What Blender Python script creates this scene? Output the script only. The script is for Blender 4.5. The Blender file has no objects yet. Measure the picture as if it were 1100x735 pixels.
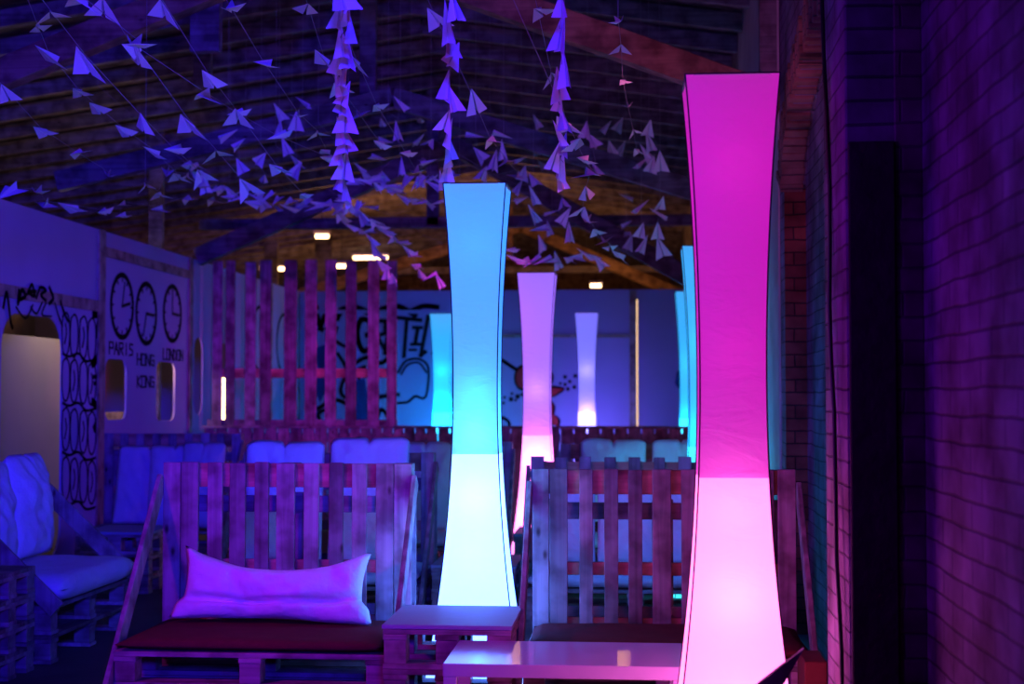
import bpy, bmesh, math, random
from mathutils import Vector, Matrix, noise
from mathutils.geometry import tessellate_polygon
random.seed(7)
D = bpy.data; C = bpy.context.scene.collection; sc = bpy.context.scene
R = math.radians
F = 1560.0
CAM = Vector((0, 0, 1.45))
PITCH = math.atan(57.5 / F); YAW = math.atan(130 / F * math.cos(PITCH))
MC = (Matrix.Rotation(YAW, 3, 'Z') @ Matrix.Rotation(math.pi / 2 + PITCH, 3, 'X'))
def ray(x, y): return MC @ Vector(((x - 550) / F, (367.5 - y) / F, -1))
def at(x, y, Y):
    r = ray(x, y); return CAM + r * (Y / r.y)
def atX(x, y, X):
    r = ray(x, y); return CAM + r * (X / r.x)
def atH(x, y, h):
    r = ray(x, y); return CAM + r * ((h - 1.45) / r.z)

# ---------------------------------------------------------------- materials
def mat(name, build):
    m = D.materials.new(name); m.use_nodes = True
    nt = m.node_tree; nt.nodes.clear()
    out = nt.nodes.new('ShaderNodeOutputMaterial')
    build(nt, out); return m
def N(nt, t, **kw):
    n = nt.nodes.new(t)
    for k, v in kw.items():
        if k in n.inputs.keys(): n.inputs[k].default_value = v
        else: setattr(n, k, v)
    return n
def bsdf(nt, out, col, rough, spec=0.3):
    b = N(nt, 'ShaderNodeBsdfPrincipled')
    b.inputs['Base Color'].default_value = (*col, 1); b.inputs['Roughness'].default_value = rough
    b.inputs['Specular IOR Level'].default_value = spec
    nt.links.new(b.outputs[0], out.inputs[0]); return b
def plain(name, col, rough=.7, spec=.3, nscale=6, namt=.25, bump=0.0, bscale=60):
    def f(nt, out):
        b = bsdf(nt, out, col, rough, spec)
        tc = N(nt, 'ShaderNodeTexCoord'); nz = N(nt, 'ShaderNodeTexNoise'); nz.inputs['Scale'].default_value = nscale
        nz.inputs['Detail'].default_value = 6
        nt.links.new(tc.outputs['Object'], nz.inputs['Vector'])
        mx = N(nt, 'ShaderNodeMixRGB'); mx.inputs[1].default_value = (*[c * (1 - namt) for c in col], 1)
        mx.inputs[2].default_value = (*[min(1, c * (1 + namt)) for c in col], 1)
        nt.links.new(nz.outputs[0], mx.inputs[0]); nt.links.new(mx.outputs[0], b.inputs['Base Color'])
        if bump:
            n2 = N(nt, 'ShaderNodeTexNoise'); n2.inputs['Scale'].default_value = bscale; n2.inputs['Detail'].default_value = 4
            nt.links.new(tc.outputs['Object'], n2.inputs['Vector'])
            bp = N(nt, 'ShaderNodeBump'); bp.inputs['Strength'].default_value = bump; bp.inputs['Distance'].default_value = .02
            nt.links.new(n2.outputs[0], bp.inputs['Height']); nt.links.new(bp.outputs[0], b.inputs['Normal'])
    return mat(name, f)
def wood(name, c1, c2, axis='Z', rough=.75):
    # grain stretched along axis, one tone per board (mesh island), knots
    def f(nt, out):
        b = bsdf(nt, out, c1, rough, .25)
        g = N(nt, 'ShaderNodeNewGeometry'); tc = N(nt, 'ShaderNodeTexCoord')
        mp = N(nt, 'ShaderNodeMapping'); s = {'X': (.6, 14, 14), 'Y': (14, .6, 14), 'Z': (14, 14, .6)}[axis]
        mp.inputs['Scale'].default_value = s
        ad = N(nt, 'ShaderNodeVectorMath', operation='MULTIPLY_ADD'); ad.inputs[1].default_value = (7, 5, 9)
        cb = N(nt, 'ShaderNodeCombineXYZ')
        for i in range(3): nt.links.new(g.outputs['Random Per Island'], cb.inputs[i])
        nt.links.new(cb.outputs[0], ad.inputs[0]); nt.links.new(tc.outputs['Object'], ad.inputs[2])
        nt.links.new(ad.outputs[0], mp.inputs[0])
        nz = N(nt, 'ShaderNodeTexNoise'); nz.inputs['Scale'].default_value = 1.6; nz.inputs['Detail'].default_value = 8; nz.inputs['Distortion'].default_value = .8
        nt.links.new(mp.outputs[0], nz.inputs['Vector'])
        mx = N(nt, 'ShaderNodeMixRGB'); mx.inputs[1].default_value = (*c1, 1); mx.inputs[2].default_value = (*c2, 1)
        cr = N(nt, 'ShaderNodeValToRGB'); cr.color_ramp.elements[0].position = .35; cr.color_ramp.elements[1].position = .68
        nt.links.new(nz.outputs[0], cr.inputs[0]); nt.links.new(cr.outputs[0], mx.inputs[0])
        hv = N(nt, 'ShaderNodeHueSaturation'); mr = N(nt, 'ShaderNodeMapRange'); mr.inputs[3].default_value = .55; mr.inputs[4].default_value = 1.25
        nt.links.new(g.outputs['Random Per Island'], mr.inputs[0]); nt.links.new(mr.outputs[0], hv.inputs['Value'])
        nt.links.new(mx.outputs[0], hv.inputs['Color'])
        # knots and nail stains
        vo = N(nt, 'ShaderNodeTexVoronoi'); vo.inputs['Scale'].default_value = 5.5
        m2 = N(nt, 'ShaderNodeMapping'); m2.inputs['Scale'].default_value = {'X': (.6, 1.3, 1.3), 'Y': (1.3, .6, 1.3), 'Z': (1.3, 1.3, .6)}[axis]
        nt.links.new(ad.outputs[0], m2.inputs[0]); nt.links.new(m2.outputs[0], vo.inputs['Vector'])
        kr = N(nt, 'ShaderNodeValToRGB'); kr.color_ramp.elements[0].position = .03; kr.color_ramp.elements[1].position = .10
        kr.color_ramp.elements[0].color = (.25, .2, .18, 1)
        nt.links.new(vo.outputs['Distance'], kr.inputs[0])
        ml = N(nt, 'ShaderNodeMixRGB', blend_type='MULTIPLY'); ml.inputs[0].default_value = 1
        nt.links.new(hv.outputs[0], ml.inputs[1]); nt.links.new(kr.outputs[0], ml.inputs[2])
        n3 = N(nt, 'ShaderNodeTexNoise'); n3.inputs['Scale'].default_value = 7; n3.inputs['Detail'].default_value = 3
        nt.links.new(ad.outputs[0], n3.inputs['Vector'])
        k3 = N(nt, 'ShaderNodeValToRGB'); k3.color_ramp.elements[0].position = .35; k3.color_ramp.elements[1].position = .6
        k3.color_ramp.elements[0].color = (.45, .4, .4, 1)
        nt.links.new(n3.outputs[0], k3.inputs[0])
        m3 = N(nt, 'ShaderNodeMixRGB', blend_type='MULTIPLY'); m3.inputs[0].default_value = 1
        nt.links.new(ml.outputs[0], m3.inputs[1]); nt.links.new(k3.outputs[0], m3.inputs[2])
        nt.links.new(m3.outputs[0], b.inputs['Base Color'])
        bp = N(nt, 'ShaderNodeBump'); bp.inputs['Strength'].default_value = .35; bp.inputs['Distance'].default_value = .006
        nt.links.new(nz.outputs[0], bp.inputs['Height']); nt.links.new(bp.outputs[0], b.inputs['Normal'])
    return mat(name, f)
def brick(name, c1, c2, cm, swz='YZ', bump=1.0):
    def f(nt, out):
        b = bsdf(nt, out, c1, .9, .2)
        g = N(nt, 'ShaderNodeNewGeometry'); sp = N(nt, 'ShaderNodeSeparateXYZ'); cb = N(nt, 'ShaderNodeCombineXYZ')
        nt.links.new(g.outputs['Position'], sp.inputs[0])
        nt.links.new(sp.outputs[swz[0]], cb.inputs[0]); nt.links.new(sp.outputs[swz[1]], cb.inputs[1])
        nz0 = N(nt, 'ShaderNodeTexNoise'); nz0.inputs['Scale'].default_value = 3.0; nt.links.new(g.outputs['Position'], nz0.inputs['Vector'])
        md = N(nt, 'ShaderNodeVectorMath', operation='MULTIPLY_ADD'); md.inputs[1].default_value = (.025, .025, 0)
        nt.links.new(nz0.outputs['Color'], md.inputs[0]); nt.links.new(cb.outputs[0], md.inputs[2])
        br = N(nt, 'ShaderNodeTexBrick'); br.inputs['Scale'].default_value = 1
        br.inputs['Brick Width'].default_value = .25; br.inputs['Row Height'].default_value = .078
        br.inputs['Mortar Size'].default_value = .005; br.inputs['Mortar Smooth'].default_value = .6
        br.inputs['Color1'].default_value = (*c1, 1); br.inputs['Color2'].default_value = (*c2, 1); br.inputs['Mortar'].default_value = (*cm, 1)
        nt.links.new(md.outputs[0], br.inputs['Vector'])
        nz = N(nt, 'ShaderNodeTexNoise'); nz.inputs['Scale'].default_value = 4; nz.inputs['Detail'].default_value = 8
        nt.links.new(g.outputs['Position'], nz.inputs['Vector'])
        cr = N(nt, 'ShaderNodeValToRGB'); cr.color_ramp.elements[0].position = .35; cr.color_ramp.elements[1].position = .65
        cr.color_ramp.elements[0].color = (.35, .3, .3, 1)
        nt.links.new(nz.outputs[0], cr.inputs[0])
        ml = N(nt, 'ShaderNodeMixRGB', blend_type='MULTIPLY'); ml.inputs[0].default_value = 1
        nt.links.new(br.outputs['Color'], ml.inputs[1]); nt.links.new(cr.outputs[0], ml.inputs[2]); nt.links.new(ml.outputs[0], b.inputs['Base Color'])
        sb = N(nt, 'ShaderNodeMath', operation='MULTIPLY_ADD'); sb.inputs[1].default_value = -1.0; 
        nt.links.new(br.outputs['Fac'], sb.inputs[0]); nt.links.new(nz.outputs[0], sb.inputs[2])
        bp = N(nt, 'ShaderNodeBump'); bp.inputs['Strength'].default_value = bump; bp.inputs['Distance'].default_value = .02
        nt.links.new(sb.outputs[0], bp.inputs['Height']); nt.links.new(bp.outputs[0], b.inputs['Normal'])
    return mat(name, f)
def emit(name, col, s):
    def f(nt, out):
        e = N(nt, 'ShaderNodeEmission'); e.inputs[0].default_value = (*col, 1); e.inputs[1].default_value = s
        nt.links.new(e.outputs[0], out.inputs[0])
    return mat(name, f)
def shade_mat(name, col, s, tr=.12, tcol=(.9, .9, .9)):
    # glowing stretch fabric: lets the bulbs behind it through, diffusely and a little straight
    def f(nt, out):
        e = N(nt, 'ShaderNodeEmission'); e.inputs[0].default_value = (*col, 1); e.inputs[1].default_value = s
        t = N(nt, 'ShaderNodeBsdfTranslucent'); t.inputs[0].default_value = (*tcol, 1)
        d = N(nt, 'ShaderNodeBsdfDiffuse'); d.inputs[0].default_value = (.4, .4, .4, 1)
        x = N(nt, 'ShaderNodeBsdfTransparent'); x.inputs[0].default_value = (.9, .9, .9, 1)
        tc = N(nt, 'ShaderNodeTexCoord'); nz = N(nt, 'ShaderNodeTexNoise'); nz.inputs['Scale'].default_value = 5; nz.inputs['Detail'].default_value = 4; nz.inputs['Distortion'].default_value = 1.5
        mp = N(nt, 'ShaderNodeMapping'); mp.inputs['Scale'].default_value = (1, 1, 2.2)
        nt.links.new(tc.outputs['Object'], mp.inputs[0]); nt.links.new(mp.outputs[0], nz.inputs['Vector'])
        bp = N(nt, 'ShaderNodeBump'); bp.inputs['Strength'].default_value = .35; bp.inputs['Distance'].default_value = .02
        nt.links.new(nz.outputs[0], bp.inputs['Height']); nt.links.new(bp.outputs[0], d.inputs['Normal']); nt.links.new(bp.outputs[0], t.inputs['Normal'])
        m1 = N(nt, 'ShaderNodeMixShader'); m1.inputs[0].default_value = .35
        nt.links.new(t.outputs[0], m1.inputs[1]); nt.links.new(d.outputs[0], m1.inputs[2])
        m2 = N(nt, 'ShaderNodeMixShader'); m2.inputs[0].default_value = tr
        nt.links.new(m1.outputs[0], m2.inputs[1]); nt.links.new(x.outputs[0], m2.inputs[2])
        a = N(nt, 'ShaderNodeAddShader'); nt.links.new(m2.outputs[0], a.inputs[0]); nt.links.new(e.outputs[0], a.inputs[1])
        nt.links.new(a.outputs[0], out.inputs[0])
    return mat(name, f)

W_V = wood('pallet wood upright', (.42, .32, .33), (.24, .18, .19), 'Z')
W_X = wood('pallet wood level', (.42, .32, .33), (.24, .18, .19), 'X')
W_Y = wood('pallet wood deep', (.42, .32, .33), (.24, .18, .19), 'Y')
W_REDLIT = wood('red lit crossboard wood', (.66, .36, .22), (.42, .20, .12), 'X')  # pallet wood with the lamps' red light put into its colour
W_DK = wood('old dark roof timber', (.27, .22, .25), (.12, .10, .12), 'X')
W_BEAM = wood('brown roof beam', (.40, .24, .15), (.22, .12, .08), 'X')
W_PLANK = wood('roof boards', (.24, .19, .21), (.11, .085, .10), 'X')
CLOTH_W = plain('white cotton', (.74, .74, .76), .9, .1, 9, .08, .9, 11)
CLOTH_R = plain('dark red upholstery', (.12, .02, .022), .95, .1, 14, .3, .3, 120)
CLOTH_G = plain('pale grey cotton', (.50, .52, .56), .9, .1, 9, .12, .8, 11)
PAPER = plain('white paper', (.82, .80, .80), .8, .15, 3, .05)
STRING = plain('string', (.35, .32, .32), .9, .1)
WHITE_GLOSS = plain('white lacquer', (.62, .60, .74), .16, .55, 3, .03)
PLY = plain('pale plywood top', (.27, .30, .38), .6, .2, 5, .12, .1, 30)
BOARDW = plain('blue tinted white board', (.47, .38, .66), .75, .2, 1.3, .14, .05, 8)  # white board; the blue of the room light is put into its colour
TRIMW = wood('batten wood', (.46, .33, .28), (.30, .20, .17), 'Z')
BLACK = plain('black paint', (.012, .012, .014), .7, .2)
BLUEP = plain('blue paint', (.03, .05, .20), .7, .2)
REDP = plain('red paint', (.55, .03, .03), .7, .2)
WIRE = plain('black wire', (.02, .015, .02), .5, .3)
RUBBER = plain('black cable rubber', (.012, .012, .012), .45, .4)
DARKT = plain('near black stained timber', (.05, .035, .04), .9, .1, 7, .5, .4, 20)
FLOORM = plain('dark concrete floor', (.10, .09, .09), .75, .2, 2.5, .4, .3, 30)
REDDK = plain('dark red stained timber', (.09, .02, .02), .85, .1, 9, .4)
BEIGE = plain('beige panel', (.55, .50, .32), .8, .2, 2, .1)
PLASTER = plain('worn pale plaster', (.42, .38, .38), .9, .1, 3, .45, .5, 12)
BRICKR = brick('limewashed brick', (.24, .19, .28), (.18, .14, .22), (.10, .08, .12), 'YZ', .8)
BRICKX = brick('brick facing', (.28, .18, .24), (.22, .13, .18), (.14, .10, .13), 'XZ', .5)
BRICKD = brick('dark red brick', (.30, .09, .06), (.20, .06, .05), (.06, .04, .04), 'XZ', 1.0)
TUBE_DIM = emit('dim warm tube glow', (1, .62, .35), 1.6)
TUBE = emit('fluorescent tube glow', (1, .62, .28), 9)

# ---------------------------------------------------------------- mesh helpers
class MB:
    def __init__(s): s.bm = bmesh.new()
    def box(s, c, size, rot=None, bevel=0.0):
        r = bmesh.ops.create_cube(s.bm, size=1)
        M = Matrix.Translation(Vector(c)) @ (rot.to_4x4() if rot else Matrix.Identity(4)) @ Matrix.Diagonal((*size, 1))
        bmesh.ops.transform(s.bm, matrix=M, verts=r['verts'])
        if bevel:
            es = {e for v in r['verts'] for e in v.link_edges}
            bmesh.ops.bevel(s.bm, geom=list(es), offset=bevel, segments=1, affect='EDGES')
        return s
    def bx(s, a, b, bevel=0.0):
        a = Vector(a); b = Vector(b)
        return s.box((a + b) / 2, [abs(b[i] - a[i]) for i in range(3)], None, bevel)
    def beam(s, p, q, w, t, side=Vector((0, 1, 0)), bevel=0.0):
        # board from p to q: w across (perpendicular to side), t along side
        p = Vector(p); q = Vector(q); z = (q - p); L = z.length; z.normalize()
        y = side - z * side.dot(z); y.normalize(); x = y.cross(z)
        rot = Matrix((x, y, z)).transposed()
        return s.box((p + q) / 2, (w, t, L), rot, bevel)
    def tube(s, pts, r, seg=6):
        pts = [Vector(p) for p in pts]; rings = []
        for i, p in enumerate(pts):
            d = (pts[min(i + 1, len(pts) - 1)] - pts[max(i - 1, 0)])
            d = d.normalized() if d.length > 1e-9 else Vector((0, 0, 1))
            a = d.orthogonal().normalized() if abs(d.z) < .9 else (Vector((1, 0, 0)) - d * d.x).normalized()
            b = d.cross(a)
            rings.append([s.bm.verts.new(p + (a * math.cos(k * 2 * math.pi / seg) + b * math.sin(k * 2 * math.pi / seg)) * r) for k in range(seg)])
        for i in range(len(rings) - 1):
            for k in range(seg):
                s.bm.faces.new((rings[i][k], rings[i][(k + 1) % seg], rings[i + 1][(k + 1) % seg], rings[i + 1][k]))
        s.bm.faces.new(rings[0][::-1]); s.bm.faces.new(rings[-1]); return s
    def prism(s, poly, holes, to3, depth):
        # flat polygon (2D, with holes) given thickness depth (a Vector)
        loops = [poly] + holes
        flat = [Vector((p[0], p[1], 0)) for l in loops for p in l]
        tris = tessellate_polygon([[Vector((p[0], p[1], 0)) for p in l] for l in loops])
        A = [s.bm.verts.new(to3(p.x, p.y)) for p in flat]; B = [s.bm.verts.new(to3(p.x, p.y) + depth) for p in flat]
        for t in tris:
            try:
                s.bm.faces.new([A[i] for i in t]); s.bm.faces.new([B[i] for i in t][::-1])
            except ValueError: pass
        o = 0
        for l in loops:
            n = len(l)
            for i in range(n):
                j = (i + 1) % n; s.bm.faces.new((A[o + i], A[o + j], B[o + j], B[o + i]))
            o += n
        return s
    def build(s, name, m, parent=None, smooth=False, loc=None):
        bmesh.ops.recalc_face_normals(s.bm, faces=s.bm.faces)
        me = D.meshes.new(name); s.bm.to_mesh(me); s.bm.free()
        me.materials.append(m)
        if smooth:
            for p in me.polygons: p.use_smooth = True
        o = D.objects.new(name, me); C.objects.link(o)
        if parent:
            o.parent = parent; me.transform(Matrix.Translation(-parent.location))
        elif loc is not None:
            o.location = loc; me.transform(Matrix.Translation(-Vector(loc)))
        return o
def tag(o, label=None, cat=None, group=None, kind=None):
    if label: o['label'] = label
    if cat: o['category'] = cat
    if group: o['group'] = group
    if kind: o['kind'] = kind
    return o
def struct(o): o['kind'] = 'structure'; return o
def thing(name, loc, label, cat, group=None):
    o = D.objects.new(name, None); o.empty_display_size = .1; C.objects.link(o); o.location = loc
    return tag(o, label, cat, group)

# ---------------------------------------------------------------- camera
cd = D.cameras.new('camera'); cam = D.objects.new('camera', cd); C.objects.link(cam)
cam.location = CAM; cam.rotation_euler = MC.to_euler()
cd.sensor_width = 36; cd.lens = F * 36 / 1100; cd.clip_start = .05; cd.clip_end = 200
cd.dof.use_dof = True; cd.dof.focus_distance = 6.3; cd.dof.aperture_fstop = 2.6
sc.camera = cam

# ================================================================ SETTING
XL, XR, YB = -4.9, .93, 21.0
struct(MB().bx((-12, -3, -.1), (4, 38, 0)).build('floor', FLOORM))

# ---- left partition wall with the cut openings
WT = .018
def wl(x, y): p = atX(x, y, XL); return (p.y, p.z)
def rrect(a0, b0, a1, b1, r, n=6):
    pts = []
    for cx, cy, st in ((a1 - r, b1 - r, 0), (a0 + r, b1 - r, 90), (a0 + r, b0 + r, 180), (a1 - r, b0 + r, 270)):
        for k in range(n + 1):
            t = R(st + 90 * k / n); pts.append((cx + r * math.cos(t), cy + r * math.sin(t)))
    return pts
def hole_px(x0, y0, x1, y1, r):
    xc = (x0 + x1) / 2; a0 = wl(x0, 400)[0]; a1 = wl(x1, 400)[0]
    return rrect(a0, wl(xc, y1)[1], a1, wl(xc, y0)[1], r)
a0 = wl(1, 400)[0]; a1 = wl(67, 400)[0]
door = rrect(a0, .06, a1, wl(35, 339)[1], .28)
holes = [door, hole_px(113, 386, 136, 451, .11), hole_px(168, 389, 188, 452, .11),
         hole_px(208, 362, 218, 446, .18), hole_px(230, 368, 245, 457, .18)]
TOPL = 2.98
to3L = lambda a, b: Vector((XL, a, b))
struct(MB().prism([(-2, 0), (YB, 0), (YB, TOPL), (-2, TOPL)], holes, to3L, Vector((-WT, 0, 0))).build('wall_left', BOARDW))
# battens on the left wall
def trimL(pts, w, name, m=TRIMW, t=.02):
    a, b = pts; pa = Vector((XL + t / 2 + .001, *a)); pb = Vector((XL + t / 2 + .001, *b))
    struct(MB().beam(pa, pb, w, t, Vector((1, 0, 0))).build(name, m))
y1 = wl(108, 300)[0]; y2 = wl(204, 300)[0]; y3 = wl(232, 400)[0]
trimL(((y1, .0), (y1, TOPL)), .16, 'trim_1'); trimL(((y2, 0), (y2, TOPL)), .13, 'trim_2')
trimL(((2, 2.27), (y1 - .08, 2.27)), .10, 'trim_3')
trimL(((y1 + .08, 2.79), (y2 - .065, 2.79)), .09, 'trim_4')
trimL(((y2 + 3.6, 0), (y2 + 3.6, TOPL)), .10, 'trim_5')
# room behind the left wall: beige panel, posts
struct(MB().bx((-9, -2, 0), (-8.9, 36, 5)).build('wall_outer', PLASTER))
p0 = atX(0, 359, -5.5); p1 = atX(66, 364, -5.5)
MBp = MB(); MBp.bx((-5.54, 9.6, 0), (-5.5, p1.y + 1.0, (p0.z + p1.z) / 2), .004)
tag(MBp.build('partition_panel', BEIGE, None), 'tall beige panel standing behind the large rounded opening in the left wall', 'panel')
pw = atX(172, 420, -5.42)
tag(MB().bx((-5.50, pw.y - .05, 0), (-5.42, pw.y + .03, 2.6), .004).build('wooden_post', W_V, None), 'warm lit wooden post seen through the small window under the LONDON clock', 'post')
tag(MB().bx((-5.46, atX(112, 440, -5.4).y - .3, .9), (-5.4, atX(138, 440, -5.4).y + .2, atX(124, 443, -5.4).z), .004).build('wooden_ledge', W_Y, None), 'warm lit ledge behind the small window under the PARIS clock', 'ledge')

# ---- back wall of boards
gx = at(684.5, 400, YB).x
struct(MB().bx((-8.9, YB, 0), (gx - .009, YB + .05, 2.98)).bx((gx + .009, YB, 0), (XR + .12, YB + .05, 2.98)).bx((gx - .009, YB + .002, 2.84), (gx + .009, YB + .048, 2.98)).build('wall_back', BOARDW))  # unseen stretch left of the partition is added to block warm hall light
tg = thing('glow_tube', (gx + .01, YB + .3, 1.2), 'thin added glowing tube that lights the gap in the back wall', 'glowing tube')  # added glowing tube, makes the gap show a warm line
MB().tube([(gx + .005, YB + .3, .7), (gx + .005, YB + .3, 2.9)], .03, 8).build('tube', TUBE_DIM, tg)
MB().bx((gx - .04, YB + .335, 0), (gx + .05, YB + .37, 2.95)).build('mounting_post', DARKT, tg)
def wb(x, y): p = at(x, y, YB); return (p.x, p.z)
def trimB(x0, yy0, x1, yy1, w, name, m=TRIMW):
    a = wb(x0, yy0); b = wb(x1, yy1)
    struct(MB().beam((a[0], YB - .015, a[1]), (b[0], YB - .015, b[1]), w, .026).build(name, m))
trimB(541, 361, 678, 361, .05, 'trim_6'); trimB(680, 312, 680, 560, .10, 'trim_7'); trimB(487, 361, 541, 361, .05, 'trim_8')
trimB(325, 335, 480, 335, .05, 'trim_9', BOARDW)
trimB(319, 312, 319, 560, .09, 'trim_10')

# ---- right brick wall with blind arch and pilaster
HT = 5.2
def arch_h(y):
    c = 7.25; hs = 1.75
    u = (y - c) / hs
    if abs(u) > 1: return None
    return 2.72 + .62 * (1 - u * u) ** .6
b = bmesh.new(); m = MB(); m.bm.free(); m.bm = b
ys = [-3, 5.5] + [5.5 + 3.5 * k / 40 for k in range(41)] + [9.0, YB + .05]
def quad(bm, *ps): bm.faces.new([bm.verts.new(p) for p in ps])
quad(b, (XR, -3, 0), (XR, 5.5, 0), (XR, 5.5, HT), (XR, -3, HT))
quad(b, (XR, 9, 0), (XR, 36, 0), (XR, 36, HT), (XR, 9, HT))
for k in range(40):
    ya = 5.5 + 3.5 * k / 40; yb = 5.5 + 3.5 * (k + 1) / 40
    ha = arch_h(ya) or 2.72; hb = arch_h(yb) or 2.72
    quad(b, (XR, ya, ha), (XR, yb, hb), (XR, yb, HT), (XR, ya, HT))
    quad(b, (XR, ya, ha), (XR, yb, hb), (XR + .13, yb, hb), (XR + .13, ya, ha))
quad(b, (XR, 5.5, 0), (XR + .13, 5.5, 0), (XR + .13, 5.5, 2.72), (XR, 5.5, 2.72))
quad(b, (XR + .13, 5.5, 0), (XR + .13, 9, 0), (XR + .13, 9, 3.5), (XR + .13, 5.5, 3.5))
bmesh.ops.remove_doubles(b, verts=b.verts, dist=1e-5)
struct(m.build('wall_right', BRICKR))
struct(MB().bx((XR + .001, 8.995, 0), (XR + .13, 9.02, 2.72)).build('trim_11', BRICKD))
# voussoirs of the arch
m = MB()
for k in range(46):
    u = -1 + 2 * (k + .5) / 46; y = 7.25 + 1.75 * math.sin(u * math.pi / 2); h = arch_h(y)
    y2_ = y + .02; dh = ((arch_h(min(8.999, y + .01)) or 2.72) - (arch_h(max(5.501, y - .01)) or 2.72)) / .02
    n = Vector((0, -dh, 1)).normalized(); t = Vector((0, 1, dh)).normalized()
    rot = Matrix((Vector((1, 0, 0)), t, n)).transposed()
    m.box(Vector((XR + .045 + random.uniform(-.008, .008), y, h)) + n * .10, (.14, .052, .24), rot, .004)
struct(m.build('trim_12', brick('arch brick', (.30, .16, .14), (.22, .12, .10), (.1, .08, .08), 'YZ', .6)))
# plaster band beyond the arch
struct(MB().bx((XR - .012, 9.25, 0), (XR, 12.6, HT)).build('trim_13', PLASTER))
# pilaster
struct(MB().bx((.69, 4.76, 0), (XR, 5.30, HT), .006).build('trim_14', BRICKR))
struct(MB().bx((.695, 4.735, 0), (.842, 4.759, 2.27), .004).build('trim_15', DARKT))
struct(MB().bx((.845, 4.742, 0), (.93, 4.759, HT), .002).build('trim_16', BRICKX))
tag(MB().tube([at(880 + dx, yy, 5.22 - .00052 * (yy + 40)) for dx, yy in
     ((2, -40), (3, 0), (5, 60), (8, 120), (11, 200), (11.5, 260), (11, 330), (13, 390), (16, 440), (17.5, 520), (18.5, 600), (22, 660), (24, 700), (25, 760), (25, 850))], .0075, 8)
    .build('hanging_cable', RUBBER, smooth=True), 'black cable hanging down the edge of the brick pilaster', 'cable')

# ================================================================ ROOF
XC = -2.0
def roof_h(x): return 5.0 - .14 * abs(x - XC)
m = MB()
Yc = 3.0; k = 0
while Yc < 37:
    w = .19
    for (xa, xb) in ((-9, XC), (XC, XR + .1)):
        hz = .012 * (k % 2)
        m.beam((xa, Yc + w / 2, roof_h(xa) + hz + .06), (xb, Yc + w / 2, roof_h(xb) + hz + .06), w - .006, .022, Vector((0, 0, 1)))
    Yc += w; k += 1
struct(m.build('ceiling', W_PLANK))
for i in range(42):
    Yp = 5.4 + .75 * i
    m = MB()
    for xa, xb in ((-9, XC), (XC, XR + .1)):
        m.beam((xa, Yp, roof_h(xa) - .03), (xb, Yp, roof_h(xb) - .03), .07, .14, Vector((0, 0, 1)))
    struct(m.build('trim_%d' % (20 + i), W_DK))
# steel ridge / side purlins along the hall
def truss(Y, foot, apex, w, t, label, mt, lf=None, king=True, tie=None, extra=()):
    o = thing('roof_truss', (XC, Y, foot), label, 'roof truss')
    MB().beam((XC, Y, apex), (XR + .02, Y, foot), w, t, bevel=.004).build('rafter', mt, o)
    MB().beam((XC, Y, apex), (XL if lf is None else lf[0], Y, foot if lf is None else lf[1]), w, t, bevel=.004).build('rafter', mt, o)
    if king: MB().bx((XC - .30, Y + t / 2, apex - king), (XC - .16, Y + t / 2 + .08, roof_h(XC) - .11), .004).build('king_post', mt, o)
    if tie: MB().bx((XL, Y + t / 2, tie - .09), (XR, Y + t / 2 + .08, tie + .03), .004).build('tie_beam', W_DK, o)
    for nm, p, q, ww in extra: MB().beam(p, q, ww, .08, bevel=.004).build(nm, W_DK, o)
    return o
A = at(490, -14, 9.3); B = at(745, 78, 9.3); sl = (B.z - A.z) / (B.x - A.x)
fz = B.z + sl * (XR - B.x); az = B.z + sl * (XC - B.x)
truss(9.3, fz, az, .19, .13, 'big brown timber roof truss nearest the viewer, its beam crossing above the pink lamp', W_BEAM, None, .35,
      extra=(('post', (at(836, 40, 9.38).x - .05, 9.3, fz - .1), (at(836, 40, 9.38).x - .05, 9.3, roof_h(.8) - .1), .16), ('hanger', (-2.83, 9.4, at(200, 57, 9.4).z), (-2.83, 9.4, 4.8), .2)))
A = at(400, 125, 12); B = at(750, 210, 12); sl = (B.z - A.z) / (B.x - A.x)
A2 = at(50, 200, 12); B2 = at(260, 122, 12)
sl2 = (B2.z - A2.z) / (B2.x - A2.x)
truss(12.0, B.z + sl * (XR - B.x), 3.95, .17, .10, 'middle timber roof truss passing behind the hanging paper planes', W_DK, (XL, A2.z + sl2 * (XL - A2.x)), .1,
      extra=(('post', (at(215, 0, 12).x, 12.1, 4.1), (at(215, 0, 12).x, 12.1, 4.7), .15),))
A = at(692, 284, 16); B = at(747, 307, 16); sl = (B.z - A.z) / (B.x - A.x)
A2 = at(216, 275, 16); B2 = at(331, 232, 16); sl2 = (B2.z - A2.z) / (B2.x - A2.x)
truss(16.0, B.z + sl * (XR - B.x), 4.25, .20, .12, 'far timber roof truss above the board wall, edge lit cyan at right', W_DK, (XL, A2.z + sl2 * (XL - A2.x)), .9, 3.42,
      extra=(('post', (at(165, 230, 16).x, 16.1, 2.7), (at(165, 230, 16).x, 16.1, 4.6), .16),))
truss(26.0, 3.2, 4.5, .2, .12, 'farthest roof truss in the warm lit hall beyond the back wall', W_BEAM, (-9, 2.4), .6, 3.75,
      extra=(('post', (at(346, 280, 26).x, 26.1, 0), (at(346, 280, 26).x, 26.1, 4.6), .3), ('post', (at(290, 280, 26).x, 26.1, 0), (at(290, 280, 26).x, 26.1, 4.6), .25)))
struct(MB().bx((-9, 36, 0), (1, 36.1, 6)).build('wall_end', W_BEAM))
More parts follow.
